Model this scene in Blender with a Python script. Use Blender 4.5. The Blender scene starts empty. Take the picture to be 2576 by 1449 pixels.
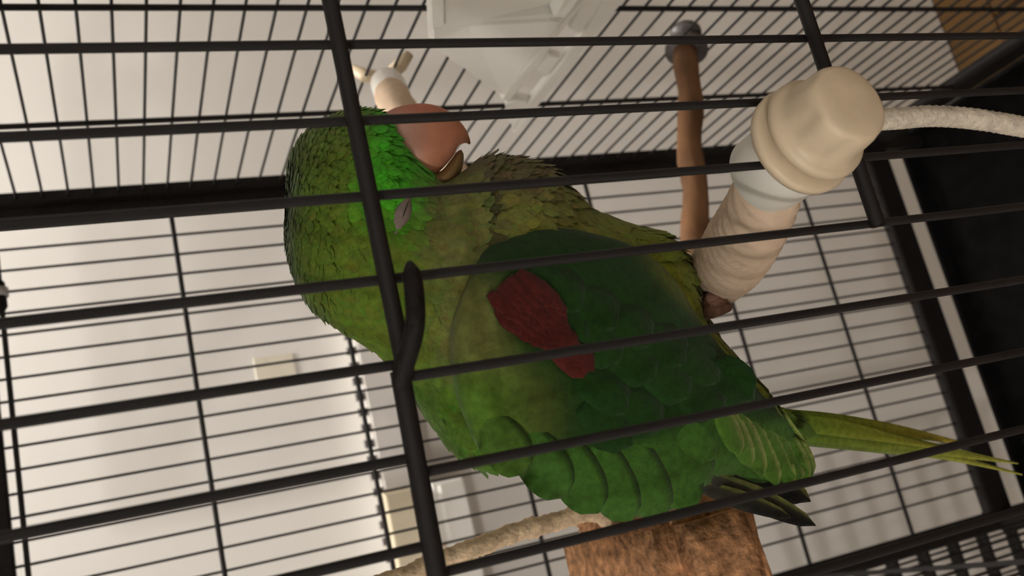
import bpy, bmesh, math, random
from mathutils import Vector, Matrix
from mathutils.bvhtree import BVHTree

# ------------------------------------------------------------------ camera, world, light, exposure
scene = bpy.context.scene
EYE = 1.45                                   # camera height above the room floor (m)
FPX = 2408.0                                 # focal length in pixels of the 2576 x 1449 frame
# camera rows: image right, image down, view direction, each in world X (right) Y (into the cage) Z (up)
AX = Vector((-0.22475946, -0.34708569, -0.91050246))
AY = Vector((-0.94338257, 0.31144606, 0.11415197))
AZ = Vector((0.24395187, 0.88460888, -0.39743503))
cam_data = bpy.data.cameras.new('camera')
cam = bpy.data.objects.new('camera', cam_data)
scene.collection.objects.link(cam)
cam.matrix_world = Matrix(((AX.x, -AY.x, -AZ.x, 0), (AX.y, -AY.y, -AZ.y, 0), (AX.z, -AY.z, -AZ.z, EYE), (0, 0, 0, 1)))
cam_data.sensor_width = 36.0
cam_data.sensor_fit = 'HORIZONTAL'
cam_data.lens = FPX / 2576 * 36
cam_data.clip_start = 0.01
cam_data.dof.use_dof = True
cam_data.dof.focus_distance = 0.29
cam_data.dof.aperture_fstop = 22
scene.camera = cam

world = bpy.data.worlds.new('world')
scene.world = world
world.use_nodes = True
world.node_tree.nodes['Background'].inputs[0].default_value = (0.9, 0.92, 1.0, 1)
world.node_tree.nodes['Background'].inputs[1].default_value = 0.03

for lname, lloc, lw, lsize in (('unseen_lamp', Vector((0.45, 0.90, EYE + 0.97)), 54, 0.07),       # added lamp above the gap behind the cage, brightens the back wall
                               ('unseen_lamp', Vector((-1.55, -1.20, EYE + 1.02)), 46, 0.05)):    # behind the photographer
    lamp_data = bpy.data.lights.new(lname, 'POINT')
    lamp_data.energy = lw
    lamp_data.color = (1.0, 0.962, 0.925)
    lamp_data.shadow_soft_size = lsize
    lamp = bpy.data.objects.new(lname, lamp_data)
    lamp.location = lloc
    scene.collection.objects.link(lamp)

vs = scene.view_settings
vs.view_transform = 'Standard'
vs.look = 'None'
vs.gamma = 1.0
vs.use_curve_mapping = False
vs.exposure = 0.0

# ------------------------------------------------------------------ helpers
COL = scene.collection
random.seed(7)
ORIGIN = Vector((0, 0, EYE))


def ray(px, py):
    return AX * ((px - 1288) / FPX) + AY * ((py - 724.5) / FPX) + AZ


def at(px, py, Y):
    r = ray(px, py)
    return ORIGIN + r * (Y / r.y)


def at_x(px, py, X):
    r = ray(px, py)
    return ORIGIN + r * (X / r.x)


def to_px(p):
    d = p - ORIGIN
    z = d.dot(AZ)
    return 1288 + FPX * d.dot(AX) / z, 724.5 + FPX * d.dot(AY) / z


def W(x, y, z):
    """point in cage coordinates: z measured from the camera height"""
    return Vector((x, y, z + EYE))


def smooth(me, on=True):
    for p in me.polygons:
        p.use_smooth = on


def link(name, me, mat=None, parent=None):
    o = bpy.data.objects.new(name, me)
    COL.objects.link(o)
    if mat is not None and me is not None and not me.materials:
        me.materials.append(mat)
    if parent is not None:
        o.parent = parent
    return o


def tag(o, label=None, cat=None, group=None, kind=None):
    if label: o['label'] = label
    if cat: o['category'] = cat
    if group: o['group'] = group
    if kind: o['kind'] = kind
    return o


def empty(name, loc=(0, 0, 0)):
    o = bpy.data.objects.new(name, None)
    o.empty_display_size = 0.02
    o.location = loc
    COL.objects.link(o)
    return o


def keep(child, parent):
    """parent without moving (all parents carry identity rotation / scale)"""
    child.parent = parent
    child.matrix_parent_inverse = Matrix.Translation(-Vector(parent.location))
    return child


def mesh_from(verts, faces, name='m', sm=True):
    me = bpy.data.meshes.new(name)
    me.from_pydata([tuple(v) for v in verts], [], faces)
    me.update()
    if sm: smooth(me)
    return me


def tube_mesh(pts, radii, n=10, name='tube', cap=True, twist=None):
    """swept tube; radii a number or list; twist = (lobes, depth, turns per metre) for a laid rope"""
    if not isinstance(radii, (list, tuple)): radii = [radii] * len(pts)
    verts, faces = [], []
    t0 = (pts[1] - pts[0]).normalized()
    up = Vector((0, 0, 1)) if abs(t0.z) < 0.9 else Vector((1, 0, 0))
    u = t0.cross(up).normalized()
    s = 0.0
    for i, p in enumerate(pts):
        a = pts[max(i - 1, 0)]; b = pts[min(i + 1, len(pts) - 1)]
        t = (b - a).normalized()
        u = (u - t * u.dot(t)).normalized()
        v = t.cross(u)
        if i: s += (p - pts[i - 1]).length
        for k in range(n):
            an = 2 * math.pi * k / n
            r = radii[i]
            if twist:
                r *= 1 + twist[1] * (abs(math.cos(twist[0] * 0.5 * (an + s * twist[2] * 2 * math.pi))) - 0.6)
            verts.append(p + (u * math.cos(an) + v * math.sin(an)) * r)
    for i in range(len(pts) - 1):
        for k in range(n):
            faces.append((i * n + k, i * n + (k + 1) % n, (i + 1) * n + (k + 1) % n, (i + 1) * n + k))
    if cap:
        faces.append(tuple(reversed(range(n))))
        faces.append(tuple(range((len(pts) - 1) * n, len(pts) * n)))
    return mesh_from(verts, faces, name)


def catmull(ctrl, per=8):
    out = []
    n = len(ctrl)
    for i in range(n - 1):
        p0 = ctrl[max(i - 1, 0)]; p1 = ctrl[i]; p2 = ctrl[i + 1]; p3 = ctrl[min(i + 2, n - 1)]
        for k in range(per):
            t = k / per
            out.append(0.5 * ((2 * p1) + (p2 - p0) * t + (2 * p0 - 5 * p1 + 4 * p2 - p3) * t * t + (3 * p1 - p0 - 3 * p2 + p3) * t ** 3))
    out.append(ctrl[-1].copy())
    return out


def box_mesh(lo, hi, name='box', bevel=0.0, seg=2):
    bm = bmesh.new()
    bmesh.ops.create_cube(bm, size=1)
    for v in bm.verts:
        v.co = Vector([(lo[i] + hi[i]) / 2 + v.co[i] * (hi[i] - lo[i]) for i in range(3)])
    if bevel:
        bmesh.ops.bevel(bm, geom=bm.edges[:], offset=bevel, segments=seg, affect='EDGES')
    bmesh.ops.recalc_face_normals(bm, faces=bm.faces)
    me = bpy.data.meshes.new(name)
    bm.to_mesh(me); bm.free()
    return me


def lathe_mesh(profile, n=40, name='lathe', lobes=None):
    """profile: list of (axial, radius) ; axis = -Y ; lobes = (count, depth, a0, a1) scallops between a0..a1"""
    verts, faces = [], []
    for a, r in profile:
        for k in range(n):
            an = 2 * math.pi * k / n
            rr = r
            if lobes and lobes[2] <= a <= lobes[3]:
                rr = r * (1 - lobes[1] * (0.5 + 0.5 * math.cos(lobes[0] * an)) ** 3)
            verts.append((rr * math.cos(an), -a, rr * math.sin(an)))
    m = len(profile)
    for i in range(m - 1):
        for k in range(n):
            faces.append((i * n + k, (i + 1) * n + k, (i + 1) * n + (k + 1) % n, i * n + (k + 1) % n))
    faces.append(tuple(range(n)))
    faces.append(tuple(reversed(range((m - 1) * n, m * n))))
    me = mesh_from(verts, faces, name)
    bm = bmesh.new(); bm.from_mesh(me)
    bmesh.ops.recalc_face_normals(bm, faces=bm.faces)
    bm.to_mesh(me); bm.free()
    smooth(me)
    return me


# ------------------------------------------------------------------ materials
def mat(name, color, rough=0.5, spec=0.5, var=0.0, vscale=20, bump=0.0, bscale=200, attr=None, metal=0.0,
        c2=None, sheen=0.0, sss=0.0, detail=4, stretch=None, trans=0.0):
    m = bpy.data.materials.new(name)
    m.use_nodes = True
    nt = m.node_tree; N = nt.nodes; L = nt.links
    b = N['Principled BSDF']
    b.inputs['Roughness'].default_value = rough
    b.inputs['Specular IOR Level'].default_value = spec
    b.inputs['Metallic'].default_value = metal
    b.inputs['Base Color'].default_value = (*color, 1)
    if sheen: b.inputs['Sheen Weight'].default_value = sheen
    if sss:
        b.inputs['Subsurface Weight'].default_value = sss
        b.inputs['Subsurface Radius'].default_value = (0.004, 0.003, 0.002)
    tc = N.new('ShaderNodeTexCoord')
    vec = tc.outputs['Object']
    if stretch:
        mp = N.new('ShaderNodeMapping'); mp.inputs['Scale'].default_value = stretch
        L.new(vec, mp.inputs['Vector']); vec = mp.outputs['Vector']
    base = None
    if attr:
        a = N.new('ShaderNodeAttribute'); a.attribute_name = attr
        base = a.outputs['Color']
    if var:
        nz = N.new('ShaderNodeTexNoise'); nz.inputs['Scale'].default_value = vscale; nz.inputs['Detail'].default_value = detail
        L.new(vec, nz.inputs['Vector'])
        if attr:
            mp2 = N.new('ShaderNodeMapRange')
            mp2.inputs['From Min'].default_value = 0.3; mp2.inputs['From Max'].default_value = 0.7
            mp2.inputs['To Min'].default_value = 1 - var; mp2.inputs['To Max'].default_value = 1 + var
            L.new(nz.outputs['Fac'], mp2.inputs['Value'])
            mx = N.new('ShaderNodeVectorMath'); mx.operation = 'SCALE'
            L.new(base, mx.inputs[0]); L.new(mp2.outputs['Result'], mx.inputs['Scale'])
            base = mx.outputs['Vector']
        else:
            cr = N.new('ShaderNodeValToRGB')
            cr.color_ramp.elements[0].position = 0.3; cr.color_ramp.elements[1].position = 0.7
            lo = c2 if c2 else tuple(c * (1 - var) for c in color)
            hi = color if c2 else tuple(min(1, c * (1 + var)) for c in color)
            cr.color_ramp.elements[0].color = (*lo, 1); cr.color_ramp.elements[1].color = (*hi, 1)
            L.new(nz.outputs['Fac'], cr.inputs['Fac'])
            base = cr.outputs['Color']
    if base is not None:
        L.new(base, b.inputs['Base Color'])
    if bump:
        nb = N.new('ShaderNodeTexNoise'); nb.inputs['Scale'].default_value = bscale; nb.inputs['Detail'].default_value = 4
        L.new(vec, nb.inputs['Vector'])
        bp = N.new('ShaderNodeBump'); bp.inputs['Strength'].default_value = bump; bp.inputs['Distance'].default_value = 0.001
        L.new(nb.outputs['Fac'], bp.inputs['Height']); L.new(bp.outputs['Normal'], b.inputs['Normal'])
    return m


M = {
    'bar': mat('black_powder_coat', (0.010, 0.008, 0.008), 0.5, 0.3, 0.45, 900, 0.35, 1400),
    'post': mat('black_hammered_steel', (0.010, 0.008, 0.0075), 0.65, 0.2, 0.5, 500, 0.4, 900),
    'tray': mat('black_tray', (0.005, 0.0045, 0.0045), 0.9, 0.08, 0.5, 60, 0.3, 300),
    'wall': mat('warm_white_wall', (0.80, 0.775, 0.73), 0.85, 0.15, 0.03, 3, 0.15, 120),
    'ceil': mat('ceiling_paint', (0.80, 0.78, 0.75), 0.9, 0.1),
    'nut': mat('ivory_plastic', (0.64, 0.52, 0.36), 0.42, 0.4, 0.06, 120, 0.12, 260, sss=0.05),
    'white': mat('white_plastic', (0.90, 0.88, 0.83), 0.4, 0.4, 0.03, 30),
    'duct': mat('white_duct_plastic', (0.74, 0.71, 0.67), 0.5, 0.3, 0.05, 30),
    'cream': mat('cream_plastic', (0.70, 0.62, 0.46), 0.5, 0.3, 0.05, 40),
    'rope': mat('cotton_rope', (0.66, 0.50, 0.36), 0.95, 0.1, 0.14, 90, 0.35, 400),
    'cord': mat('white_cotton_cord', (0.70, 0.62, 0.50), 0.95, 0.1, 0.2, 300, 0.8, 700),
    'fray': mat('frayed_fibre', (0.80, 0.60, 0.40), 0.95, 0.1, 0.3, 250, 0.9, 600),
    'wood': mat('perch_wood', (0.17, 0.085, 0.04), 0.7, 0.2, 0.35, 60, 0.5, 200, stretch=(0.3, 1, 1)),
    'cork': mat('brown_cork', (0.50, 0.26, 0.13), 0.9, 0.15, 0.55, 220, 1.0, 420, detail=8),
    'floor': mat('wood_floor', (0.115, 0.058, 0.014), 0.55, 0.3, 0.3, 25, 0.1, 100, stretch=(1, 0.15, 1)),
    'steel': mat('grey_steel', (0.12, 0.11, 0.105), 0.45, 0.5, 0.3, 300, metal=0.5),
    'grey': mat('grey_clip', (0.42, 0.42, 0.41), 0.5, 0.4),
    'plume': mat('plumage', (0.1, 0.2, 0.03), 0.75, 0.15, 0.22, 420, 0.35, 900, attr='feather_colour', sheen=0.1),
    'beak': mat('beak_horn', (0.5, 0.2, 0.12), 0.5, 0.35, 0.10, 150, 0.12, 500, attr='feather_colour', sss=0.08),
    'lid': mat('eyelid_skin', (0.26, 0.20, 0.18), 0.6, 0.3, 0.15, 700),
    'pupil': mat('dark_eye', (0.01, 0.008, 0.006), 0.15, 0.6),
    'foot': mat('scaly_foot', (0.22, 0.12, 0.085), 0.7, 0.2, 0.3, 500, 0.5, 900),
    'tape': mat('yellowed_tape', (0.76, 0.71, 0.58), 0.6, 0.3, 0.05, 60),
}

# ------------------------------------------------------------------ the room
YW = 1.115
def struct(name, lo, hi, m):
    o = link(name, box_mesh(lo, hi, name), m)
    o['kind'] = 'structure'
    return o
struct('wall_back', (-2.3, YW, 0), (2.5, YW + 0.1, 2.6), M['wall'])
struct('wall_left', (-2.4, -3.1, 0), (-2.3, YW + 0.1, 2.6), M['wall'])
struct('wall_right', (2.5, -3.1, 0), (2.6, YW + 0.1, 2.6), M['wall'])
struct('wall_front', (-2.3, -3.1, 0), (2.5, -3.0, 2.6), M['wall'])
struct('ceiling', (-2.4, -3.1, 2.6), (2.6, YW + 0.1, 2.7), M['ceil'])
fl = struct('floor', (-2.4, -3.1, -0.1), (2.6, YW + 0.1, -0.012), M['floor'])
plank = box_mesh((0.002, 0.0015, -0.012), (1.198, 0.0985, 0.0), 'plank', 0.0015, 1)
plank.materials.append(M['floor'])
for j in range(6):                                   # floorboards where the photograph looks past the cage
    for i in range(3):
        p = link('plank', plank, None, None)
        p.location = (-0.55 + i * 1.2 + (0.6 if j % 2 else 0) - 0.6, YW - 0.1 * (j + 1), 0)
        keep(p, fl)

# ------------------------------------------------------------------ the cage
YF, YB, XR, XL = 0.187, 0.820, 0.350, -0.100
ZT, ZB = 0.138, -0.890
cage = empty('birdcage', W((XL + XR) / 2, (YF + YB) / 2, ZB - 0.03))
tag(cage, 'tall black wire birdcage enclosing the green parrot', 'birdcage')

unit = tube_mesh([Vector((0, 0, 0)), Vector((0, 0, 1))], 1.0, 10, 'bar')
unit.materials.append(M['bar'])


def bar(name, a, b, r, parent, me=unit):
    o = link(name, me)
    d = b - a
    o.rotation_mode = 'QUATERNION'
    o.rotation_quaternion = d.to_track_quat('Z', 'Y')
    o.location = a
    o.scale = (r, r, d.length)
    return keep(o, parent)


def ring_mesh(axes, lo, hi, wl, wr, wb, wt, c, th):
    """rectangular tube frame: axes (u, v, n) indices; outer lo/hi in (u, v); rail widths; centre c and thickness th along n"""
    u, v, n = axes
    out = [(lo[0], lo[1]), (hi[0], lo[1]), (hi[0], hi[1]), (lo[0], hi[1])]
    inn = [(lo[0] + wl, lo[1] + wb), (hi[0] - wr, lo[1] + wb), (hi[0] - wr, hi[1] - wt), (lo[0] + wl, hi[1] - wt)]
    verts, faces = [], []
    for s in (-1, 1):
        for ringp in (out, inn):
            for a, b in ringp:
                p = [0, 0, 0]
                p[u] = a; p[v] = b; p[n] = c + s * th / 2
                verts.append((p[0], p[1], p[2] + EYE))
    for k in range(4):
        q = (k + 1) % 4
        faces += [(k, q, 4 + q, 4 + k), (8 + k, 12 + k, 12 + q, 8 + q), (k, 8 + k, 8 + q, q), (4 + k, 4 + q, 12 + q, 12 + k)]
    me = mesh_from(verts, faces, 'frame', False)
    bm = bmesh.new(); bm.from_mesh(me)
    bmesh.ops.recalc_face_normals(bm, faces=bm.faces)
    bmesh.ops.bevel(bm, geom=bm.edges[:], offset=0.0015, segments=2, affect='EDGES')
    bm.to_mesh(me); bm.free()
    me.materials.append(M['post'])
    return me


def panel(name, me):
    o = link(name, me)
    return keep(o, cage)

RB = 0.00112                                          # radius of the upright wires
RC = 0.0021                                           # radius of the cross bars

# front panel: uprights, two heavier cross bars, lower bars set over by a few millimetres
front = panel('front_panel', ring_mesh((0, 2, 1), (XL - 0.012, ZB), (XR + 0.008, ZT), 0.02, 0.02, 0.03, 0.03, YF + 0.002, 0.012))
ZC1, ZC2 = -0.0560, -0.1905
XF = [0.604, 0.502, 0.406, 0.304]
k = 0.705
right_x = [k + 0.1 * i for i in range(0, 12)] + XF
for xr in right_x:
    if xr * YF > XR - 0.014: continue
    bar('bar', W(xr * YF, YF, ZB + 0.02), W(xr * YF, YF, ZT - 0.02), RB, front)
up_x = [0.2055, 0.1025, 0.010] + [0.010 - 0.1015 * i for i in range(1, 6)]
lo_x = [0.1900, 0.0850, -0.0200] + [-0.02 - 0.1025 * i for i in range(1, 5)]
for x in up_x:
    if x * YF > XL + 0.009: bar('bar', W(x * YF, YF, ZC1), W(x * YF, YF, ZT - 0.02), RB, front)
for x in lo_x:
    if x * YF > XL + 0.009: bar('bar', W(x * YF, YF, ZB + 0.02), W(x * YF, YF, ZC1 + 0.002), RB, front)
bar('cross_bar', W(XR - 0.004, YF - 0.0024, ZC1), W(0.190 * YF, YF - 0.0024, ZC1 + 0.0004), 0.00195, front)
bar('cross_bar', W(0.196 * YF, YF - 0.0012, ZC1 + 0.0012), W(XL + 0.002, YF - 0.0014, ZC1 + 0.0040), 0.00215, front)
bar('cross_bar', W(XR - 0.004, YF - 0.0024, ZC2 - 0.0004), W(0.296 * YF, YF - 0.0024, ZC2 + 0.0004), 0.0020, front)
# latch hook lying over the cross bar
hk = [at(1030, 662, 0.1820), at(1038, 700, 0.1795), at(1043, 745, 0.1778), at(1045, 800, 0.1772), at(1038, 850, 0.1785), at(1025, 895, 0.1808), at(1012, 940, 0.1834), at(1010, 965, 0.1850)]
hook = keep(link('latch_hook', tube_mesh(catmull(hk, 6), [0.0007 + 0.00135 * min(1, i / 5) for i in range(43)], 12), M['post']), front)

# back panel
back = panel('back_panel', ring_mesh((0, 2, 1), (XL - 0.013, ZB), (0.3525, ZT), 0.020, 0.0225, 0.032, 0.031, YB, 0.014))
x = 0.311 + 0.0179
while x > XL + 0.018:
    bar('bar', W(x, YB, ZB + 0.02), W(x, YB, ZT - 0.02), RB, back)
    x -= 0.0179
for z in (0.0685, -0.0680, -0.2015, -0.338, -0.475, -0.611, -0.747):
    bar('cross_bar', W(XL, YB - 0.003, z), W(0.34, YB - 0.003, z), RC, back)
tr = keep(link('cross_bar', box_mesh(W(XL, YB - 0.009, 0.0765), W(0.335, YB + 0.004, 0.0925), 'rail', 0.0015), M['post']), back)

# right side panel: wires run into depth
right = panel('side_panel', ring_mesh((1, 2, 0), (YF, ZB), (YB, ZT), 0.014, 0.012, 0.03, 0.031, XR, 0.012))
z = 0.0105 + 0.01946 * 5
while z > ZB + 0.03:
    bar('bar', W(XR, YF + 0.004, z), W(XR, YB - 0.004, z), RB, right)
    z -= 0.01946
for y in (0.385, 0.5300, 0.6755):
    bar('cross_bar', W(XR - 0.003, y, ZB + 0.02), W(XR - 0.003, y, ZT - 0.02), 0.0021, right)

# left side panel, same pattern
left = panel('side_panel', ring_mesh((1, 2, 0), (YF, ZB), (YB, ZT), 0.014, 0.012, 0.03, 0.031, XL - 0.006, 0.012))
y = YF + 0.030
while y < YB - 0.02:
    bar('bar', W(XL - 0.006, y, ZB + 0.02), W(XL - 0.006, y, ZT - 0.02), RB, left)
    y += 0.0400
for z in (0.0, -0.30, -0.60):
    bar('cross_bar', W(XL - 0.003, YF + 0.004, z), W(XL - 0.003, YB - 0.004, z), 0.0021, left)

# roof
roof = panel('roof_panel', ring_mesh((0, 1, 2), (XL - 0.012, YF), (XR + 0.008, YB), 0.014, 0.014, 0.014, 0.014, ZT, 0.010))
y = YF + 0.03
while y < YB - 0.02:
    bar('bar', W(XL, y, ZT), W(XR, y, ZT), RB, roof)
    y += 0.0195

blocker_me = box_mesh(W(XL, YF + 0.004, ZT - 0.002), W(XR, 0.60, ZT + 0.004), 'lid', 0.001)
keep(link('added_light_blocker', blocker_me, M['post']), roof)  # unseen solid lid, added to keep the back lamp's light off the bird

# pull-out tray under the cage and the stand
o_lo, o_hi = (XL - 0.01, YF - 0.01), (XR + 0.008, YB + 0.008)
tz0, tz1 = ZB - 0.085 + EYE, ZB - 0.036 + EYE
vo = [(o_lo[0], o_lo[1]), (o_hi[0], o_lo[1]), (o_hi[0], o_hi[1]), (o_lo[0], o_hi[1])]
vi = [(o_lo[0] + .006, o_lo[1] + .006), (o_hi[0] - .006, o_lo[1] + .006), (o_hi[0] - .006, o_hi[1] - .006), (o_lo[0] + .006, o_hi[1] - .006)]
tv = [(a, b, tz0) for a, b in vo] + [(a, b, tz1) for a, b in vo] + [(a, b, tz1) for a, b in vi] + [(a, b, tz1 - 0.02) for a, b in vi]
tf = [(3, 2, 1, 0)]
for k in range(4):
    q = (k + 1) % 4
    tf += [(k, q, 4 + q, 4 + k), (4 + k, 4 + q, 8 + q, 8 + k), (8 + k, 8 + q, 12 + q, 12 + k)]
tf.append((12, 13, 14, 15))
tray = keep(link('tray', mesh_from(tv, tf, 'tray', False), M['tray']), cage)
leg = box_mesh((-0.012, -0.012, 0), (0.012, 0.012, EYE + ZB + 0.01), 'leg', 0.002)
leg.materials.append(M['post'])
for lx in (XL - 0.006, XR):
    for ly in (YF + 0.006, YB):
        o = link('leg', leg); o.location = (lx, ly, 0); keep(o, cage)

# clip on the top cross bar at the back
c0 = W(0.2735, YB - 0.0045, 0.0705)
ct = keep(link('bar_clip', tube_mesh([c0 + Vector((0.012, 0, 0)), c0 + Vector((0.008, 0, 0)), c0 + Vector((-0.012, 0, 0)), c0 + Vector((-0.016, 0, 0))], [0.003, 0.0062, 0.0066, 0.004], 14), M['post']), cage)
keep(link('clip_band', tube_mesh([c0 + Vector((0.0035, 0, 0)), c0 + Vector((-0.0035, 0, 0))], 0.0082, 16), M['grey']), ct)
ct.name = 'bar_clip'

# ------------------------------------------------------------------ things behind the cage
rack = empty('wire_rack', W(-0.22, 0.90, -1.45))
tag(rack, 'dark wire rack standing behind the back corner post of the cage', 'rack')
zz = -0.64
YR = 0.90
while zz > -1.10:
    bar('rung', W(-0.40, YR, zz), W(-0.118, YR, zz), 0.0075, rack)
    zz -= 0.0470
xx = -0.135
while xx > -0.40:
    bar('wire', W(xx, YR - 0.006, -1.40), W(xx, YR - 0.006, -0.62), 0.0013, rack)
    xx -= 0.0180
for px_ in (-0.40, -0.118):
    bar('leg', W(px_, YR, -1.45), W(px_, YR, -0.62), 0.006, rack)

# notched cable duct on the wall
duct = empty('cable_duct', W(0.02, YW, -0.275))
tag(duct, 'white notched cable duct fixed on the wall behind the cage', 'cable duct')
d0, d1 = at(880, 800, YW - 0.03), at(985, 1449, YW - 0.03)
zA = -0.272; zBt = -0.330
xa, xb = d0.x + 0.005, -0.30
keep(link('duct_body', box_mesh(W(xb, YW - 0.034, zBt), W(xa, YW, zA), 'duct', 0.003), M['duct']), duct)
tooth = box_mesh((-0.0045, -0.002, 0), (0.0045, 0.002, 0.012), 'tooth', 0.0008, 1)
tooth.materials.append(M['steel'])
xx = xa - 0.008
while xx > xb:
    o = link('tooth', tooth); o.location = W(xx, YW - 0.030, zA - 0.001); keep(o, duct)
    xx -= 0.0185
# boxes on the wall
def wall_box(name, pts_px, Y0, m, lbl, cat, bev=0.004, back_y=YW):
    a = at(*pts_px[0], Y0); b = at(*pts_px[1], Y0)
    lo = Vector((min(a.x, b.x), Y0, min(a.z, b.z))); hi = Vector((max(a.x, b.x), back_y, max(a.z, b.z)))
    root = empty(name, ((lo.x + hi.x) / 2, YW, lo.z))
    tag(root, lbl, cat)
    keep(link('housing', box_mesh(lo, hi, 'housing', bev, 3), m), root)
    return root, lo, hi
jb, jl, jh = wall_box('junction_box', ((1078, 1212), (1265, 1640)), YW - 0.045, M['white'], 'white junction box on the wall, below the cream box', 'junction box')
keep(link('lid', box_mesh((jl.x + 0.006, jl.y - 0.004, jl.z + 0.004), (jh.x - 0.006, jl.y + 0.002, jh.z - 0.010), 'lid', 0.0015), M['white']), jb)
sc = W(0, 0, 0)
keep(link('screw', tube_mesh([at(1117, 1375, jl.y - 0.003), at(1117, 1375, jl.y - 0.003) + Vector((0, -0.003, 0))], 0.0022, 12), M['fray']), jb)
cb, cl, ch = wall_box('socket_box', ((958, 1238), (1108, 1560)), YW - 0.052, M['cream'], 'small cream socket box on the notched duct, above the white junction box', 'socket box', 0.004, YW - 0.0345)
keep(link('cover', box_mesh((cl.x + 0.004, cl.y - 0.003, cl.z + 0.004), (ch.x - 0.004, cl.y + 0.002, ch.z - 0.004), 'cover', 0.001), M['cream']), cb)
# strip of tape
t0, t1 = at(640, 915, YW), at(745, 948, YW)
tp = link('tape_strip', box_mesh((min(t0.x, t1.x) - 0.006, YW - 0.0015, min(t0.z, t1.z)), (max(t0.x, t1.x) + 0.006, YW, max(t0.z, t1.z)), 'tape'), M['tape'])
tag(tp, 'strip of yellowed tape stuck on the white wall', 'tape')
# wooden baseboard edge is the floor itself: the boards run up to the wall

# ------------------------------------------------------------------ rope perch: plastic nut outside the front bars, rope inside
perch = empty('rope_perch', at(2005, 365, YF))
tag(perch, 'cotton rope perch with ivory plastic end nut bolted through the front bars', 'perch')
ax0 = at(2040, 336, 0.1785)
nut_me = lathe_mesh([(0.0, 0.0120), (0.0005, 0.0134), (0.0018, 0.0142), (0.0032, 0.0139), (0.0040, 0.0128), (0.0048, 0.0119), (0.0065, 0.0116), (0.0110, 0.0112), (0.0138, 0.0109), (0.0152, 0.0103), (0.0159, 0.0092), (0.0162, 0.0045)], 72, 'nut', (6, 0.07, 0.0050, 0.0140))
nut = link('end_nut', nut_me, M['nut']); nut.location = ax0; nut.rotation_euler = (0.02, 0.35, 0.05); keep(nut, perch)
wsh = link('outer_washer', lathe_mesh([(0, 0.0130), (0.0008, 0.0146), (0.0026, 0.0148), (0.0036, 0.0138)], 56, 'washer'), M['nut'])
wsh.location = ax0 + Vector((-0.0006, 0.0050, 0.0010)); keep(wsh, perch)
inner = at(1940, 428, 0.2040)
M['disc'] = mat('washer_plastic', (0.80, 0.77, 0.69), 0.45, 0.3)
iw = link('inner_washer', lathe_mesh([(-0.0050, 0.0100), (-0.0030, 0.0118), (0.006, 0.0120), (0.0105, 0.0112), (0.0118, 0.0095)], 56, 'washer_in'), M['disc'])
iw.location = inner; keep(iw, perch)
keep(link('bolt', tube_mesh([ax0 + Vector((0, 0.004, 0)), inner], 0.0035, 14), M['steel']), perch)
rp = [at(1935, 470, 0.208), at(1905, 540, 0.222), at(1868, 605, 0.243), at(1825, 668, 0.270), at(1765, 705, 0.322), at(1650, 700, 0.378), at(1420, 640, 0.44), at(1220, 540, 0.51), at(1095, 385, 0.565)]
e0 = at_x(985, 235, 0.318)
rp += [e0 - (at_x(958, 175, 0.362) - e0).normalized() * 0.03, e0]
rpath = catmull(rp, 14)
nrp = len(rpath)
rr = [0.0096 + 0.0024 * min(1, i / 30) for i in range(nrp)]
keep(link('rope', tube_mesh(rpath, rr, 28, 'rope', True, (6, 0.08, 28)), M['rope']), perch)
# far end: sleeve, and wing nut outside the side panel
dirn = (at_x(958, 175, 0.362) - e0).normalized()
keep(link('end_sleeve', tube_mesh([e0 - dirn * 0.012, e0 - dirn * 0.010, e0 + dirn * 0.024, e0 + dirn * 0.026], [0.011, 0.0125, 0.0125, 0.0105], 24), M['white']), perch)
wn = e0 + dirn * 0.034
keep(link('wing_nut', tube_mesh([wn, wn + dirn * 0.010, wn + dirn * 0.014], [0.0075, 0.0065, 0.0045], 16), M['nut']), perch)
for s in (-1, 1):
    a = wn + dirn * 0.006
    keep(link('wing', tube_mesh([a, a + Vector((0.006, 0.007 * s, 0.012 * s)), a + Vector((0.014, 0.010 * s, 0.020 * s))], [0.0045, 0.0055, 0.0035], 12), M['nut']), perch)

# cord hanging below the perch end
cd = [inner + Vector((0.002, 0.004, 0.0)), at(2080, 330, 0.214), at(2120, 308, 0.2145), at(2180, 303, 0.214), at(2260, 298, 0.213), at(2340, 292, 0.212), at(2430, 297, 0.211), at(2520, 310, 0.210), at(2640, 332, 0.209), at(2900, 380, 0.208)]
cordo = link('cotton_cord', tube_mesh(catmull(cd, 16), 0.0034, 18, 'cord', True, (4, 0.2, 90)), M['cord'])
tag(cordo, 'off-white twisted cotton cord hanging down past the plastic nut', 'cord')
# ------------------------------------------------------------------ wooden perch on the side panel
wp = empty('wooden_perch', at_x(1725, 120, 0.345))
tag(wp, 'brown wooden dowel perch bolted to the side wall of the cage', 'perch')
wa, wb = at_x(1727, 128, 0.343), at(1752, 640, 0.55)
wpts = [wa.lerp(wb, i / 14) + Vector((0, 0.0012 * math.sin(i * 1.1), 0.0012 * math.cos(i * 0.9))) for i in range(15)]
keep(link('dowel', tube_mesh(wpts, [0.0098 + 0.0006 * math.sin(i * 1.7) for i in range(15)], 18), M['wood']), wp)
dd = (wb - wa).normalized()
keep(link('washer', tube_mesh([wa - dd * 0.004, wa + dd * 0.001], 0.0175, 24), M['steel']), wp)
keep(link('washer', tube_mesh([wa - dd * 0.022, wa - dd * 0.016], 0.0130, 24), M['steel']), wp)
keep(link('bolt', tube_mesh([wa - dd * 0.032, wa - dd * 0.002], 0.0035, 12), M['steel']), wp)

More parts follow.
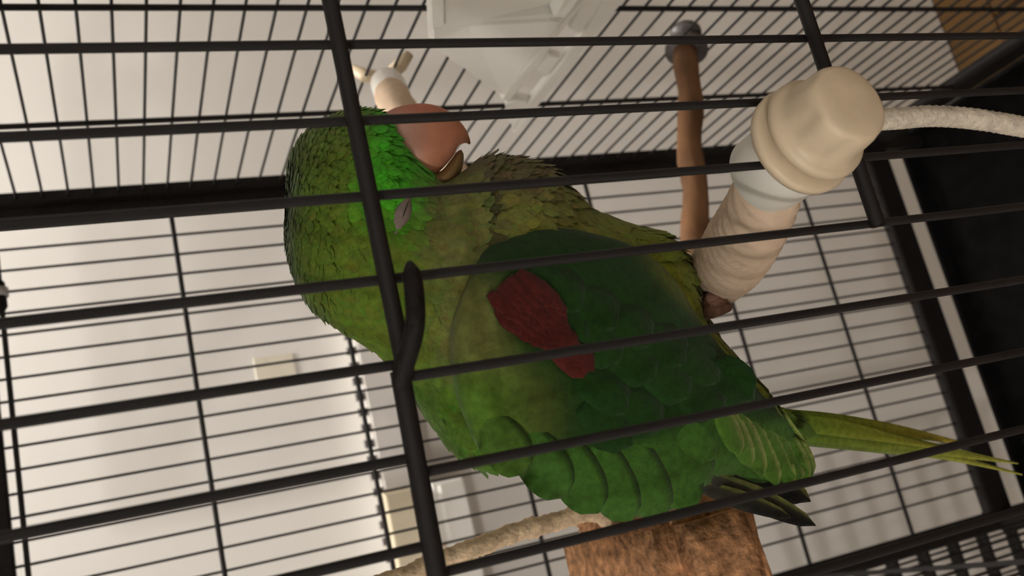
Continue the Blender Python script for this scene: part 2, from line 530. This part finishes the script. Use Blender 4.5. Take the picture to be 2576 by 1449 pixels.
# ------------------------------------------------------------------ white feeder on the side panel
feeder = empty('feeder_cup', at_x(1295, 330, 0.343))
tag(feeder, 'white plastic feeder cup with slotted base hung on the side wires', 'feeder')
M['feeder'] = mat('translucent_white_plastic', (0.92, 0.91, 0.86), 0.4, 0.4)


def prism(name, pts, x0, x1, bev=0.0015, slant=False):
    """plate of the feeder: outline given where it shows on the plane x0, carried straight back to the plane x1"""
    P = []
    for a, b in pts:
        p = at_x(a, b, x0)
        if slant:                              # hopper front tilted to catch more light: leans out at foot and far end
            for _ in range(6):
                p = at_x(a, b, max(0.285, min(0.336, x0 - 0.30 * (p.y - 0.58) + 0.30 * (p.z - EYE + 0.28))))
        P.append(p)
    n = len(P)
    v = P + [Vector((x1, p.y, p.z)) for p in P]
    f = [tuple(range(n)), tuple(reversed(range(n, 2 * n)))] + [(k, (k + 1) % n, n + (k + 1) % n, n + k) for k in range(n)]
    me = mesh_from(v, f, name, False)
    b_ = bmesh.new(); b_.from_mesh(me)
    bmesh.ops.recalc_face_normals(b_, faces=b_.faces)
    bmesh.ops.bevel(b_, geom=b_.edges[:], offset=bev, segments=2, affect='EDGES')
    bmesh.ops.triangulate(b_, faces=[f_ for f_ in b_.faces if len(f_.verts) > 4])
    b_.to_mesh(me); b_.free()
    return keep(link(name, me, M['feeder']), feeder)
prism('hopper_front', [(1080, 70), (1082, 112), (1104, 132), (1258, 246), (1276, 246), (1424, 50), (1385, 44), (1180, 64)], 0.318, 0.344, 0.003, True)
prism('hopper_side', [(1072, -110), (1080, 75), (1124, 70), (1122, -110)], 0.318, 0.344, 0.002, True)
prism('hopper_side', [(1388, 46), (1422, 52), (1545, -110), (1470, -110)], 0.318, 0.344, 0.002, True)
prism('hopper_back', [(1090, -130), (1100, 90), (1400, 80), (1530, -130)], 0.338, 0.344, 0.001)
prism('base_rail', [(1260, 250), (1280, 260), (1430, 60), (1496, -20), (1470, -10), (1420, 46)], 0.338, 0.345, 0.001)
prism('base_rail', [(1292, 338), (1304, 330), (1600, -34), (1530, -34), (1466, 90), (1324, 266)], 0.338, 0.345, 0.001)
prism('base_rib', [(1350, 180), (1372, 196), (1412, 144), (1380, 138)], 0.3385, 0.345, 0.0008)
prism('base_rib', [(1430, 72), (1460, 86), (1540, -30), (1490, -30)], 0.3385, 0.345, 0.0008)
prism('base_rib', [(1270, 262), (1292, 332), (1330, 252), (1296, 250)], 0.3385, 0.345, 0.0008)
# ------------------------------------------------------------------ cork block toy on frayed rope
toy = empty('cork_toy', at(1660, 1440, 0.33))
tag(toy, 'brown cork block toy hanging from a frayed pale rope', 'bird toy')
def cork_mesh():
    r0 = at(1655, 1292, 0.315)                # front top ridge, upper end
    top = r0.z; xhi = r0.x + 0.004
    hgt, dep, wid = 0.046, 0.100, 0.070
    b_ = bmesh.new()
    bmesh.ops.create_cube(b_, size=1)
    for v in b_.verts:
        v.co = Vector((xhi - wid / 2 + v.co.x * wid, r0.y + dep / 2 + v.co.y * dep, top - hgt / 2 + v.co.z * hgt))
    bmesh.ops.bevel(b_, geom=b_.edges[:], offset=0.009, segments=4, affect='EDGES')
    bmesh.ops.subdivide_edges(b_, edges=b_.edges[:], cuts=3, use_grid_fill=True)
    for v in b_.verts:
        p = v.co * 90
        v.co += Vector((math.sin(p.x * 1.7 + p.z) * .0008, math.sin(p.z * 2.1 + p.x) * .0009, math.sin(p.y * 1.9 + 2 * p.x) * .0009)) + Vector([random.uniform(-.0004, .0004) for _ in range(3)])
    bmesh.ops.recalc_face_normals(b_, faces=b_.faces)
    me = bpy.data.meshes.new('cork'); b_.to_mesh(me); b_.free(); smooth(me)
    return me, r0
cme, r0 = cork_mesh()
keep(link('cork_block', cme, M['cork']), toy)
_u = at(1010, 1452, 0.365)
fp = [Vector((_u.x - 0.004, _u.y, ZT + EYE - 0.001)), Vector((_u.x - 0.003, _u.y, _u.z + 0.05)), _u, at(1085, 1418, 0.365), at(1180, 1385, 0.365), at(1290, 1342, 0.365), at(1400, 1312, 0.365), at(1490, 1288, 0.365), r0 + Vector((-0.004, 0.052, -0.010))]
fpath = catmull(fp, 12)
keep(link('frayed_rope', tube_mesh(fpath, [0.0036 + 0.0004 * math.sin(i * 0.7) * math.sin(i * 0.31) + 0.0003 * random.random() for i in range(len(fpath))], 16, 'fray', True, (4, 0.3, 60)), M['fray']), toy)

# ------------------------------------------------------------------ the parrot
YC = 0.272                                             # distance of the bird's middle from the camera plane


def loft(stations, ncirc=48, per=6, power=2.0, name='loft', ends=True):
    """stations: (upper px, lower px, half depth m, centre Y). Closed sections spanned between the two outline points."""
    U = [Vector((s[0][0], s[0][1], 0)) for s in stations]
    Lw = [Vector((s[1][0], s[1][1], 0)) for s in stations]
    P = [Vector((s[2], s[3], 0)) for s in stations]
    U, Lw, P = catmull(U, per), catmull(Lw, per), catmull(P, per)
    verts, faces = [], []
    for u, l, p in zip(U, Lw, P):
        a = at(u.x, u.y, p.y); b = at(l.x, l.y, p.y)
        c = (a + b) / 2; h = (a - b) / 2
        m = (u + l) / 2
        dv = ray(m.x, m.y).normalized()
        for k in range(ncirc):
            an = 2 * math.pi * k / ncirc
            ca, sa = math.cos(an), math.sin(an)
            ca = math.copysign(abs(ca) ** (2 / power), ca); sa = math.copysign(abs(sa) ** (2 / power), sa)
            verts.append(c + h * ca - dv * (p.x * sa))
    n = len(U)
    for i in range(n - 1):
        for k in range(ncirc):
            faces.append((i * ncirc + k, (i + 1) * ncirc + k, (i + 1) * ncirc + (k + 1) % ncirc, i * ncirc + (k + 1) % ncirc))
    if ends:
        faces.append(tuple(range(ncirc))); faces.append(tuple(reversed(range((n - 1) * ncirc, n * ncirc))))
    me = mesh_from(verts, faces, name)
    bm_ = bmesh.new(); bm_.from_mesh(me); bmesh.ops.recalc_face_normals(bm_, faces=bm_.faces); bm_.to_mesh(me); bm_.free()
    smooth(me)
    return me


def mixc(a, b, t):
    t = max(0, min(1, t))
    return tuple(a[i] + (b[i] - a[i]) * t for i in range(3))


def sstep(a, b, x):
    t = max(0, min(1, (x - a) / (b - a)))
    return t * t * (3 - 2 * t)

G_HEAD = (0.120, 0.190, 0.018)
G_FACE = (0.070, 0.430, 0.014)
G_NECK = (0.160, 0.180, 0.045)
G_BREAST = (0.180, 0.190, 0.035)
G_BACK = (0.090, 0.190, 0.018)
G_FLANK = (0.170, 0.210, 0.012)
G_WING_SHADE = (0.009, 0.044, 0.004)
G_OLIVE = (0.070, 0.095, 0.016)
G_TERT_LIT = (0.045, 0.125, 0.014)
PALE = (0.36, 0.40, 0.11)


def body_colour(p):
    """plumage zones, laid out along the bird (p in world space)"""
    x, y = to_px(p)
    c = G_HEAD
    # bright face around the beak
    f = sstep(840, 930, x + 0.18 * (y - 300)) * (1 - sstep(1010, 1090, x - 0.25 * (y - 300))) * (1 - sstep(470, 600, y))
    c = mixc(c, G_FACE, f)
    # neck and breast
    c = mixc(c, G_NECK, sstep(980, 1080, x) * sstep(380, 470, y) )
    c = mixc(c, G_BREAST, sstep(1170, 1260, x) * (1 - sstep(560, 760, y - 0.35 * (x - 1300))))
    # yellow-green flank behind the breast
    c = mixc(c, G_FLANK, sstep(1420, 1600, x))
    # mantle
    c = mixc(c, G_BACK, sstep(840, 960, y - 0.15 * (x - 1000)) * sstep(930, 1000, x))
    # dark half collar
    rx = 1192 - 0.0011 * (y - 540) ** 2
    d = abs(x - rx)
    if 455 < y < 740: c = mixc(c, (0.035, 0.030, 0.012), 0.75 * (1 - sstep(6, 20, d)))
    # dusky chin
    c = mixc(c, (0.13, 0.10, 0.045), 0.8 * (1 - sstep(40, 110, math.hypot((x - 1240) / 1.5, (y - 425) * 1.2))))
    return c


def paint(me, fn):
    a = me.color_attributes.new('feather_colour', 'FLOAT_COLOR', 'POINT')
    for i, v in enumerate(me.vertices):
        a.data[i].color = (*fn(v.co), 1)

body_st = [
    ((722, 480), (718, 540), 0.003, YC), ((732, 405), (722, 610), 0.012, YC), ((765, 345), (738, 680), 0.0175, YC),
    ((820, 305), (775, 755), 0.0215, YC), ((890, 282), (830, 805), 0.0235, YC), ((965, 300), (888, 842), 0.0245, YC),
    ((1050, 400), (945, 880), 0.0245, YC), ((1120, 455), (995, 930), 0.025, YC), ((1220, 408), (1040, 990), 0.0265, YC),
    ((1330, 412), (1085, 1050), 0.029, YC), ((1400, 455), (1130, 1102), 0.031, YC), ((1475, 520), (1195, 1150), 0.032, YC + .001),
    ((1560, 562), (1280, 1150), 0.032, YC + .002), ((1655, 594), (1390, 1180), 0.031, YC + .004), ((1722, 660), (1500, 1210), 0.028, YC + .006),
    ((1762, 790), (1610, 1210), 0.024, YC + .008), ((1825, 880), (1720, 1180), 0.019, YC + .010), ((1895, 965), (1820, 1140), 0.014, YC + .012),
    ((1945, 1030), (1905, 1112), 0.009, YC + .014), ((1992, 1056), (1982, 1094), 0.004, YC + .018)]
body_me = loft(body_st, 64, 6, 2.15, 'parrot')
paint(body_me, body_colour)
parrot = link('parrot', body_me, M['plume'])
tag(parrot, 'green parrot with coral beak and dark red shoulder patch perched inside the cage', 'parrot')

# beak
def beak_colour(p):
    x, y = to_px(p)
    c = mixc((0.50, 0.30, 0.24), (0.58, 0.25, 0.15), sstep(1000, 1110, x))
    c = mixc(c, (0.56, 0.16, 0.085), (1 - sstep(262, 305, y)))
    c = mixc(c, (0.16, 0.085, 0.035), sstep(1150, 1185, x) * sstep(325, 365, y))
    return c
ub = loft([((948, 300), (1066, 446), 0.0090, YC - .001), ((985, 275), (1092, 442), 0.0118, YC - .001), ((1022, 264), (1112, 425), 0.0120, YC - .001), ((1065, 260), (1130, 404), 0.0112, YC - .001),
           ((1105, 268), (1142, 388), 0.0096, YC - .001), ((1140, 288), (1149, 374), 0.0076, YC - .001), ((1166, 316), (1158, 364), 0.0050, YC - .001), ((1180, 343), (1172, 360), 0.0024, YC - .001), ((1184, 361), (1180, 364), 0.0006, YC - .001)], 40, 5, 2.0, 'upper_beak')
paint(ub, beak_colour)
link('upper_beak', ub, M['beak'], parrot)
lb = loft([((1082, 440), (1090, 470), 0.0075, YC - .001), ((1112, 428), (1128, 464), 0.0088, YC - .001), ((1136, 400), (1156, 440), 0.0080, YC - .001), ((1150, 382), (1166, 408), 0.0056, YC - .001), ((1160, 376), (1166, 386), 0.002, YC - .001)], 32, 5, 2.0, 'lower_beak')
paint(lb, lambda p: (0.22, 0.135, 0.050))
link('lower_beak', lb, M['beak'], parrot)

bvh = BVHTree.FromPolygons([v.co.copy() for v in body_me.vertices], [tuple(p.vertices) for p in body_me.polygons])

def on(px, py, lift=0.0, trees=None):
    r = ray(px, py).normalized()
    best = None
    for t in (trees or [bvh]):
        h = t.ray_cast(ORIGIN, r)
        if h[0] is not None and (best is None or h[3] < best[0]):
            best = (h[3], h[0], h[1])
    if best is None: return None
    n = best[2] if best[2].dot(r) < 0 else -best[2]
    return best[1] + n * lift

# closed eye: almond lid with a dark slit
def almond(c, tip_a, tip_b, half, lift, name, m, parent, swell=0.0012):
    a = Vector((*tip_a, 0)); b = Vector((*tip_b, 0))
    d = (b - a); w = Vector((-d.y, d.x, 0)).normalized() * half
    verts, faces = [], []
    NS, NT = 10, 6
    for i in range(NS + 1):
        s = i / NS
        for j in range(NT + 1):
            t = j / NT * 2 - 1
            q = a + d * s + w * (t * math.sin(math.pi * min(max(s, 0.02), 0.98)))
            p = on(q.x, q.y, lift + swell * math.sin(math.pi * s) * (1 - t * t))
            verts.append(p)
    for i in range(NS):
        for j in range(NT):
            k = i * (NT + 1) + j
            faces.append((k, k + 1, k + NT + 2, k + NT + 1))
    me = mesh_from(verts, faces, name)
    return link(name, me, m, parent)
lid = almond(None, (1028, 494), (992, 592), 21, 0.0008, 'eyelid', M['lid'], parrot, 0.0016)
almond(None, (1021, 512), (1004, 562), 1.6, 0.0026, 'eye', M['pupil'], lid, 0.0004)

# wing
wing_st = [
    ((1205, 660), (1165, 740), 0.004, YC - .022), ((1235, 612), (1132, 830), 0.011, YC - .021), ((1370, 572), (1140, 960), 0.0165, YC - .0205), ((1500, 590), (1172, 1060), 0.0185, YC - .0200),
    ((1610, 628), (1222, 1146), 0.0185, YC - .0185), ((1695, 700), (1340, 1200), 0.0175, YC - .0165), ((1760, 805), (1455, 1266), 0.0160, YC - .014), ((1825, 888), (1565, 1300), 0.0140, YC - .012),
    ((1885, 958), (1670, 1290), 0.0120, YC - .010), ((1940, 1015), (1755, 1245), 0.0100, YC - .007), ((1985, 1060), (1830, 1200), 0.0080, YC - .004), ((2012, 1110), (1900, 1215), 0.006, YC - .001), ((2024, 1160), (1985, 1215), 0.003, YC + .001)]
wing_me = loft(wing_st, 56, 6, 2.2, 'wing')

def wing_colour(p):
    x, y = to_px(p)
    c = G_WING_SHADE  # dark covert green, deepened to carry the shade over the mid wing
    # olive scapulars toward the back, lit green on the long feathers below
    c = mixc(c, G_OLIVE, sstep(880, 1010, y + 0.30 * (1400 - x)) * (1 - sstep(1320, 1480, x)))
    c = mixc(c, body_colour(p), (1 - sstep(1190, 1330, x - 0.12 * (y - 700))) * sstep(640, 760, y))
    c = mixc(c, G_TERT_LIT, sstep(1130, 1190, y + 0.17 * (x - 1300)))  # brighter below the shade edge: the light is put into the colour
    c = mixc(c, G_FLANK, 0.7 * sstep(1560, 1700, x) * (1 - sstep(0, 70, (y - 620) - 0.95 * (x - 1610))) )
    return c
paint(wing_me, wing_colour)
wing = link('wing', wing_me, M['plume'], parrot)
wbvh = BVHTree.FromPolygons([v.co.copy() for v in wing_me.vertices], [tuple(p.vertices) for p in wing_me.polygons])


def feather_mesh(base, tip, wpx, lift0, lift1, colour, edge=None, bend=0.0, trees=(), dark=None, ns=9, nw=4, fallback=None, edge_side=1, blunt=0.55, thick=0.00022):
    """one vaned feather lying on the plumage: base, tip, width in pixels; sampled on the surfaces beneath"""
    a = Vector((*base, 0)); b = Vector((*tip, 0))
    d = b - a; n = Vector((-d.y, d.x, 0)).normalized()
    ctr = a + d * 0.5
    top = []
    cols = []
    lastp = None
    nrm = -ray(ctr.x, ctr.y).normalized()
    for i in range(ns + 1):
        s = i / ns
        wd = wpx * 0.5 * (0.55 + 0.45 * min(1, s * 2.2)) * (math.sqrt(max(0.0, 1 - max(0, (s - blunt) / (1 - blunt)) ** 2.2)) if s > blunt else 1)
        wd = max(wd, wpx * 0.02)
        off = bend * math.sin(math.pi * s * 0.5) ** 2
        for j in range(nw + 1):
            t = j / nw * 2 - 1
            q = a + d * s + n * (t * wd + off)
            lift = lift0 + (lift1 - lift0) * s + 0.0006 * (1 - t * t)
            p = on(q.x, q.y, 0, trees)
            if p is None or (lastp is not None and abs(p.y - lastp) > 0.012):
                p = at(q.x, q.y, fallback if fallback is not None and lastp is None else (lastp if lastp is not None else YC))
            lastp = p.y
            top.append(p + nrm * lift)
            c = colour
            if dark: c = mixc(c, dark, sstep(0.2, 0.9, s))
            if edge and t * edge_side > 0.45: c = mixc(c, edge, 0.9 if t * edge_side > 0.9 else 0.05)
            cols.append(c)
    m = nw + 1
    faces = []
    N0 = len(top)
    verts = top + [v - nrm * thick for v in top]
    for i in range(ns):
        for j in range(nw):
            k = i * m + j
            faces.append((k, k + m, k + m + 1, k + 1)); faces.append((N0 + k, N0 + k + 1, N0 + k + m + 1, N0 + k + m))
    rim = [j for j in range(m)] + [i * m + nw for i in range(1, ns + 1)] + [ns * m + j for j in reversed(range(nw))] + [i * m for i in reversed(range(1, ns))]
    for q in range(len(rim)):
        u, v = rim[q], rim[(q + 1) % len(rim)]
        faces.append((u, v, N0 + v, N0 + u))
    me = mesh_from(verts, faces, 'feather')
    at_ = me.color_attributes.new('feather_colour', 'FLOAT_COLOR', 'POINT')
    for i, c in enumerate(cols + cols): at_.data[i].color = (*c, 1)
    me.materials.append(M['plume'])
    return me

TREES = [bvh, wbvh]

def jitter(c, k=0.12):
    f = 1 + random.uniform(-k, k)
    return tuple(v * f for v in c)

# primaries: dark, pointed, at the tip of the folded wing
for base, tip, w, l0, l1 in [((1850, 1150), (2040, 1262), 70, -.004, -.003), ((1815, 1170), (2036, 1258), 78, -.003, -.002), ((1760, 1190), (2052, 1322), 66, -.0005, .0002), ((1740, 1215), (1990, 1302), 50, 0, .0008)]:
    link('primary_feather', feather_mesh(base, tip, w, l0, l1, (0.030, 0.030, 0.022), PALE, 0, [wbvh], (0.012, 0.012, 0.012), edge_side=-1, fallback=YC - .004, blunt=0.30), None, wing)
# secondaries: a fan with pale yellow edges
sec = [((1795, 985), (1846, 1150)), ((1815, 985), (1874, 1182)), ((1838, 985), (1905, 1205)), ((1862, 990), (1943, 1230)), ((1888, 1000), (1982, 1232)), ((1912, 1012), (2003, 1226)), ((1936, 1022), (2020, 1218)), ((1956, 1034), (2030, 1205))]
for i, (b0, t0_) in enumerate(reversed(sec)):
    link('secondary_feather', feather_mesh(b0, t0_, 56, -0.0022 + i * 0.00015, 0.0010 + i * 0.00028, jitter((0.070, 0.165, 0.016)), PALE, -14, [wbvh], fallback=YC - .006, edge_side=-1, blunt=0.62), None, wing)
# tertials and scapulars: broad overlapping feathers, laid from the tail end forward
tert = [
    ((1700, 985), (1835, 1105), 120), ((1650, 1030), (1800, 1150), 120), ((1620, 1090), (1786, 1212), 150),
    ((1600, 1050), (1752, 1276), 130), ((1530, 1050), (1672, 1304), 130), ((1455, 1065), (1590, 1310), 128),
    ((1375, 1070), (1508, 1288), 130), ((1290, 1060), (1425, 1248), 130), ((1205, 1030), (1322, 1190), 120)]
for i, (b0, t0_, w) in enumerate(tert):
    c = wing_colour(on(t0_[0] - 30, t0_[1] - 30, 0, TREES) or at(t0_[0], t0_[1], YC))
    link('tertial_feather', feather_mesh(b0, t0_, w, -0.0022 + 0.00010 * i, 0.0012 + 0.00030 * i, jitter(c, 0.10), tuple(v * 0.3 for v in c), 3, TREES, fallback=YC - .012, edge_side=-1, blunt=0.6, ns=12, nw=6), None, wing)  # dark margin paints the shade in the gaps between feathers
# coverts: smaller feathers over the rest of the wing
cov = []
ux, uy = 0.80, 0.60
for i in range(8):
    for j in range(6):
        s = 1250 + i * 86 + j * -30 + (42 if j % 2 else 0)
        t = 630 + j * 84 + i * 46
        cov.append((s, t))
cov.sort(key=lambda q: -(q[0] * ux + q[1] * uy))
for (s, t) in cov:
    p = on(s, t, 0, [wbvh]); p2 = on(s + ux * 100, t + uy * 100, 0, [wbvh])
    if p is None or p2 is None: continue
    if t > 1075 - 0.20 * (s - 1300) or s > 1850: continue
    if s < 1270 + 0.35 * (t - 600): continue
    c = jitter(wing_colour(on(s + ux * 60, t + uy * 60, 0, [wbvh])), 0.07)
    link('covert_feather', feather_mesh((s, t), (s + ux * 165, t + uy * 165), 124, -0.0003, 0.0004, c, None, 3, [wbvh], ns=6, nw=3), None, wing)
# dark red shoulder patch
reds = []
for i in range(14):
    for j in range(-3, 4):
        f = i / 13
        cx_ = 1304 + 156 * f; cy_ = 742 + 172 * f
        hw = (60 if f < 0.25 else 60 - 38 * min(1, (f - 0.25) / 0.40)) * (0.75 + 0.25 * min(1, f * 6))
        reds.append((cx_ + j / 3 * hw * 0.78 + random.uniform(-5, 5), cy_ - j / 3 * hw * 0.62 + random.uniform(-5, 5)))
reds.sort(key=lambda q: -(q[0] + q[1]))
for (s, t) in reds:
    if on(s, t, 0, TREES) is None: continue
    me = feather_mesh((s - 34, t - 32), (s + 20, t + 24), 40, 0.0011, 0.0019, jitter((0.078, 0.010, 0.007), 0.10), None, 0, TREES, ns=5, nw=3)
    link('red_covert_feather', me, None, wing)

# tail
tail = link('tail', loft([((1930, 1030), (1900, 1120), 0.008, YC + .012), ((1985, 1040), (1980, 1112), 0.005, YC + .014), ((2030, 1062), (2032, 1104), 0.003, YC + .020), ((2060, 1080), (2062, 1096), 0.001, YC + .024)], 24, 5, 2, 'tail'), M['plume'], parrot)
paint(tail.data, lambda p: (0.10, 0.22, 0.02))


def tail_feather(pts, widths, c0, c1, z0, z1):
    P = catmull([Vector((x, y, 0)) for x, y in pts], 8)
    Wd = catmull([Vector((w, 0, 0)) for w in widths], 8)
    n = len(P)
    verts, cols, faces = [], [], []
    for lay in (0, 1):
        for i in range(n):
            s = i / (n - 1)
            a = P[max(0, i - 1)]; b = P[min(n - 1, i + 1)]
            d = (b - a).normalized(); nn = Vector((-d.y, d.x, 0))
            for j in range(5):
                t = j / 2 - 1
                q = P[i] + nn * (t * Wd[i].x * 0.5)
                Y = z0 + (z1 - z0) * s + 0.0012 * t * t + lay * 0.0003
                verts.append(at(q.x, q.y, Y)); cols.append(mixc(c0, c1, s) if abs(t) < 0.3 else mixc(mixc(c0, c1, s), (0.30, 0.33, 0.05), 0.22))
    m = n * 5
    for i in range(n - 1):
        for j in range(4):
            k = i * 5 + j
            faces.append((k, k + 5, k + 6, k + 1)); faces.append((m + k, m + k + 1, m + k + 6, m + k + 5))
        for j in (0, 4):
            k = i * 5 + j
            faces.append((k, k + 5, m + k + 5, m + k))
    me = mesh_from(verts, faces, 'tail_feather')
    a_ = me.color_attributes.new('feather_colour', 'FLOAT_COLOR', 'POINT')
    for i, c in enumerate(cols): a_.data[i].color = (*c, 1)
    me.materials.append(M['plume'])
    return link('tail_feather', me, None, tail)

YL = (0.32, 0.29, 0.030); YG = (0.115, 0.27, 0.018); TL = (0.060, 0.165, 0.085)
tail_feather([(1950, 1040), (2090, 1056), (2250, 1082), (2420, 1115)], [26, 34, 30, 8], YG, (0.30, 0.20, 0.02), YC + .020, YC + .040)
tail_feather([(1955, 1058), (2090, 1074), (2230, 1100), (2380, 1130)], [40, 44, 26, 6], YG, YL, YC + .016, YC + .034)
tail_feather([(1960, 1080), (2100, 1092), (2280, 1118), (2440, 1146), (2562, 1166)], [50, 56, 40, 18, 4], (0.080, 0.230, 0.024), YL, YC + .018, YC + .046)
tail_feather([(1965, 1098), (2100, 1108), (2280, 1128), (2400, 1152), (2572, 1194)], [26, 40, 34, 18, 4], (0.070, 0.200, 0.050), YL, YC + .021, YC + .044)
tail_feather([(1990, 1112), (2110, 1118), (2210, 1128), (2310, 1146)], [14, 24, 24, 8], TL, TL, YC + .024, YC + .040)

# foot on the rope and leg feathers
def foot_tube(pts, r, nm):
    P = catmull(pts, 6)
    return link(nm, tube_mesh(P, [r * (1 - 0.45 * i / (len(P) - 1)) for i in range(len(P))], 10), M['foot'], parrot)
foot = foot_tube([at(1725, 800, 0.288), at(1762, 790, 0.280), at(1790, 775, 0.276)], 0.0044, 'leg')
for k_, (a_, b_) in enumerate([((1790, 752), (1800, 728)), ((1796, 768), (1822, 745)), ((1792, 782), (1830, 772))]):
    t_ = link('toe', tube_mesh(catmull([at(1772, 778, 0.280), at(*a_, 0.272), at(*b_, 0.276)], 6), [0.0034 - 0.00012 * i for i in range(13)], 10), M['foot'], foot)
link('thigh', (lambda me: (paint(me, lambda p: (0.10, 0.085, 0.02)), me)[1])(loft([((1700, 720), (1690, 860), 0.010, 0.285), ((1762, 775), (1750, 870), 0.009, 0.285), ((1800, 820), (1800, 872), 0.005, 0.286), ((1815, 850), (1815, 866), 0.002, 0.286)], 24, 5)), M['plume'], parrot)

# small contour feathers over head, neck, breast and back (past counting)
def plumage():
    verts, faces, cols = [], [], []
    rnd = random.Random(3)
    NC = 64
    nst = len(body_me.vertices) // NC
    V = body_me.vertices
    N_ = [v.normal.copy() for v in V]
    for i in range(1, nst - 3):
        for k in range(0, NC):
            for rep in range(2):
                if rnd.random() < 0.10: continue
                fi = min(max(i + rnd.random() - 0.5, 0), nst - 2.01); fk = k + rnd.random()
                i0 = int(fi); k0 = int(fk) % NC; k1 = (k0 + 1) % NC; a = fi - i0; b = fk - int(fk)
                p = (V[i0 * NC + k0].co * (1 - a) + V[(i0 + 1) * NC + k0].co * a) * (1 - b) + (V[i0 * NC + k1].co * (1 - a) + V[(i0 + 1) * NC + k1].co * a) * b
                n = (N_[i0 * NC + k0] * (1 - a) + N_[(i0 + 1) * NC + k0] * a)
                if n.length < 1e-6: continue
                n.normalize()
                d = (V[(i0 + 1) * NC + k0].co - V[i0 * NC + k0].co)
                if d.length < 1e-7: continue
                d.normalize()
                sd = n.cross(d)
                prog = i / nst
                L_ = (0.0042 + 0.006 * min(1, prog * 1.6)) * rnd.uniform(0.8, 1.25)
                w_ = L_ * 0.36
                d2 = (d + sd * rnd.uniform(-.22, .22)).normalized()
                sd2 = n.cross(d2)
                c = body_colour(p)
                c = tuple(v * (1 + rnd.uniform(-.13, .13)) for v in c)
                q = len(verts)
                lift = L_ * rnd.uniform(0.10, 0.17)
                verts += [p - n * 0.0004, p + d2 * L_ * .45 + sd2 * w_ + n * lift * .30, p + d2 * L_ * .5 + n * lift * .72, p + d2 * L_ * .45 - sd2 * w_ + n * lift * .30,
                          p + d2 * L_ * .85 + sd2 * w_ * .6 + n * lift * .7, p + d2 * L_ + n * lift, p + d2 * L_ * .85 - sd2 * w_ * .6 + n * lift * .7]
                faces += [(q, q + 1, q + 2), (q, q + 2, q + 3), (q + 1, q + 4, q + 5, q + 2), (q + 2, q + 5, q + 6, q + 3)]
                cols += [c] * 7
    me = mesh_from(verts, faces, 'plumage')
    a_ = me.color_attributes.new('feather_colour', 'FLOAT_COLOR', 'POINT')
    flat = []
    for c in cols: flat += [c[0], c[1], c[2], 1.0]
    a_.data.foreach_set('color', flat)
    me.materials.append(M['plume'])
    return me
pl = link('plumage', plumage(), None, parrot)
pl['kind'] = 'stuff'
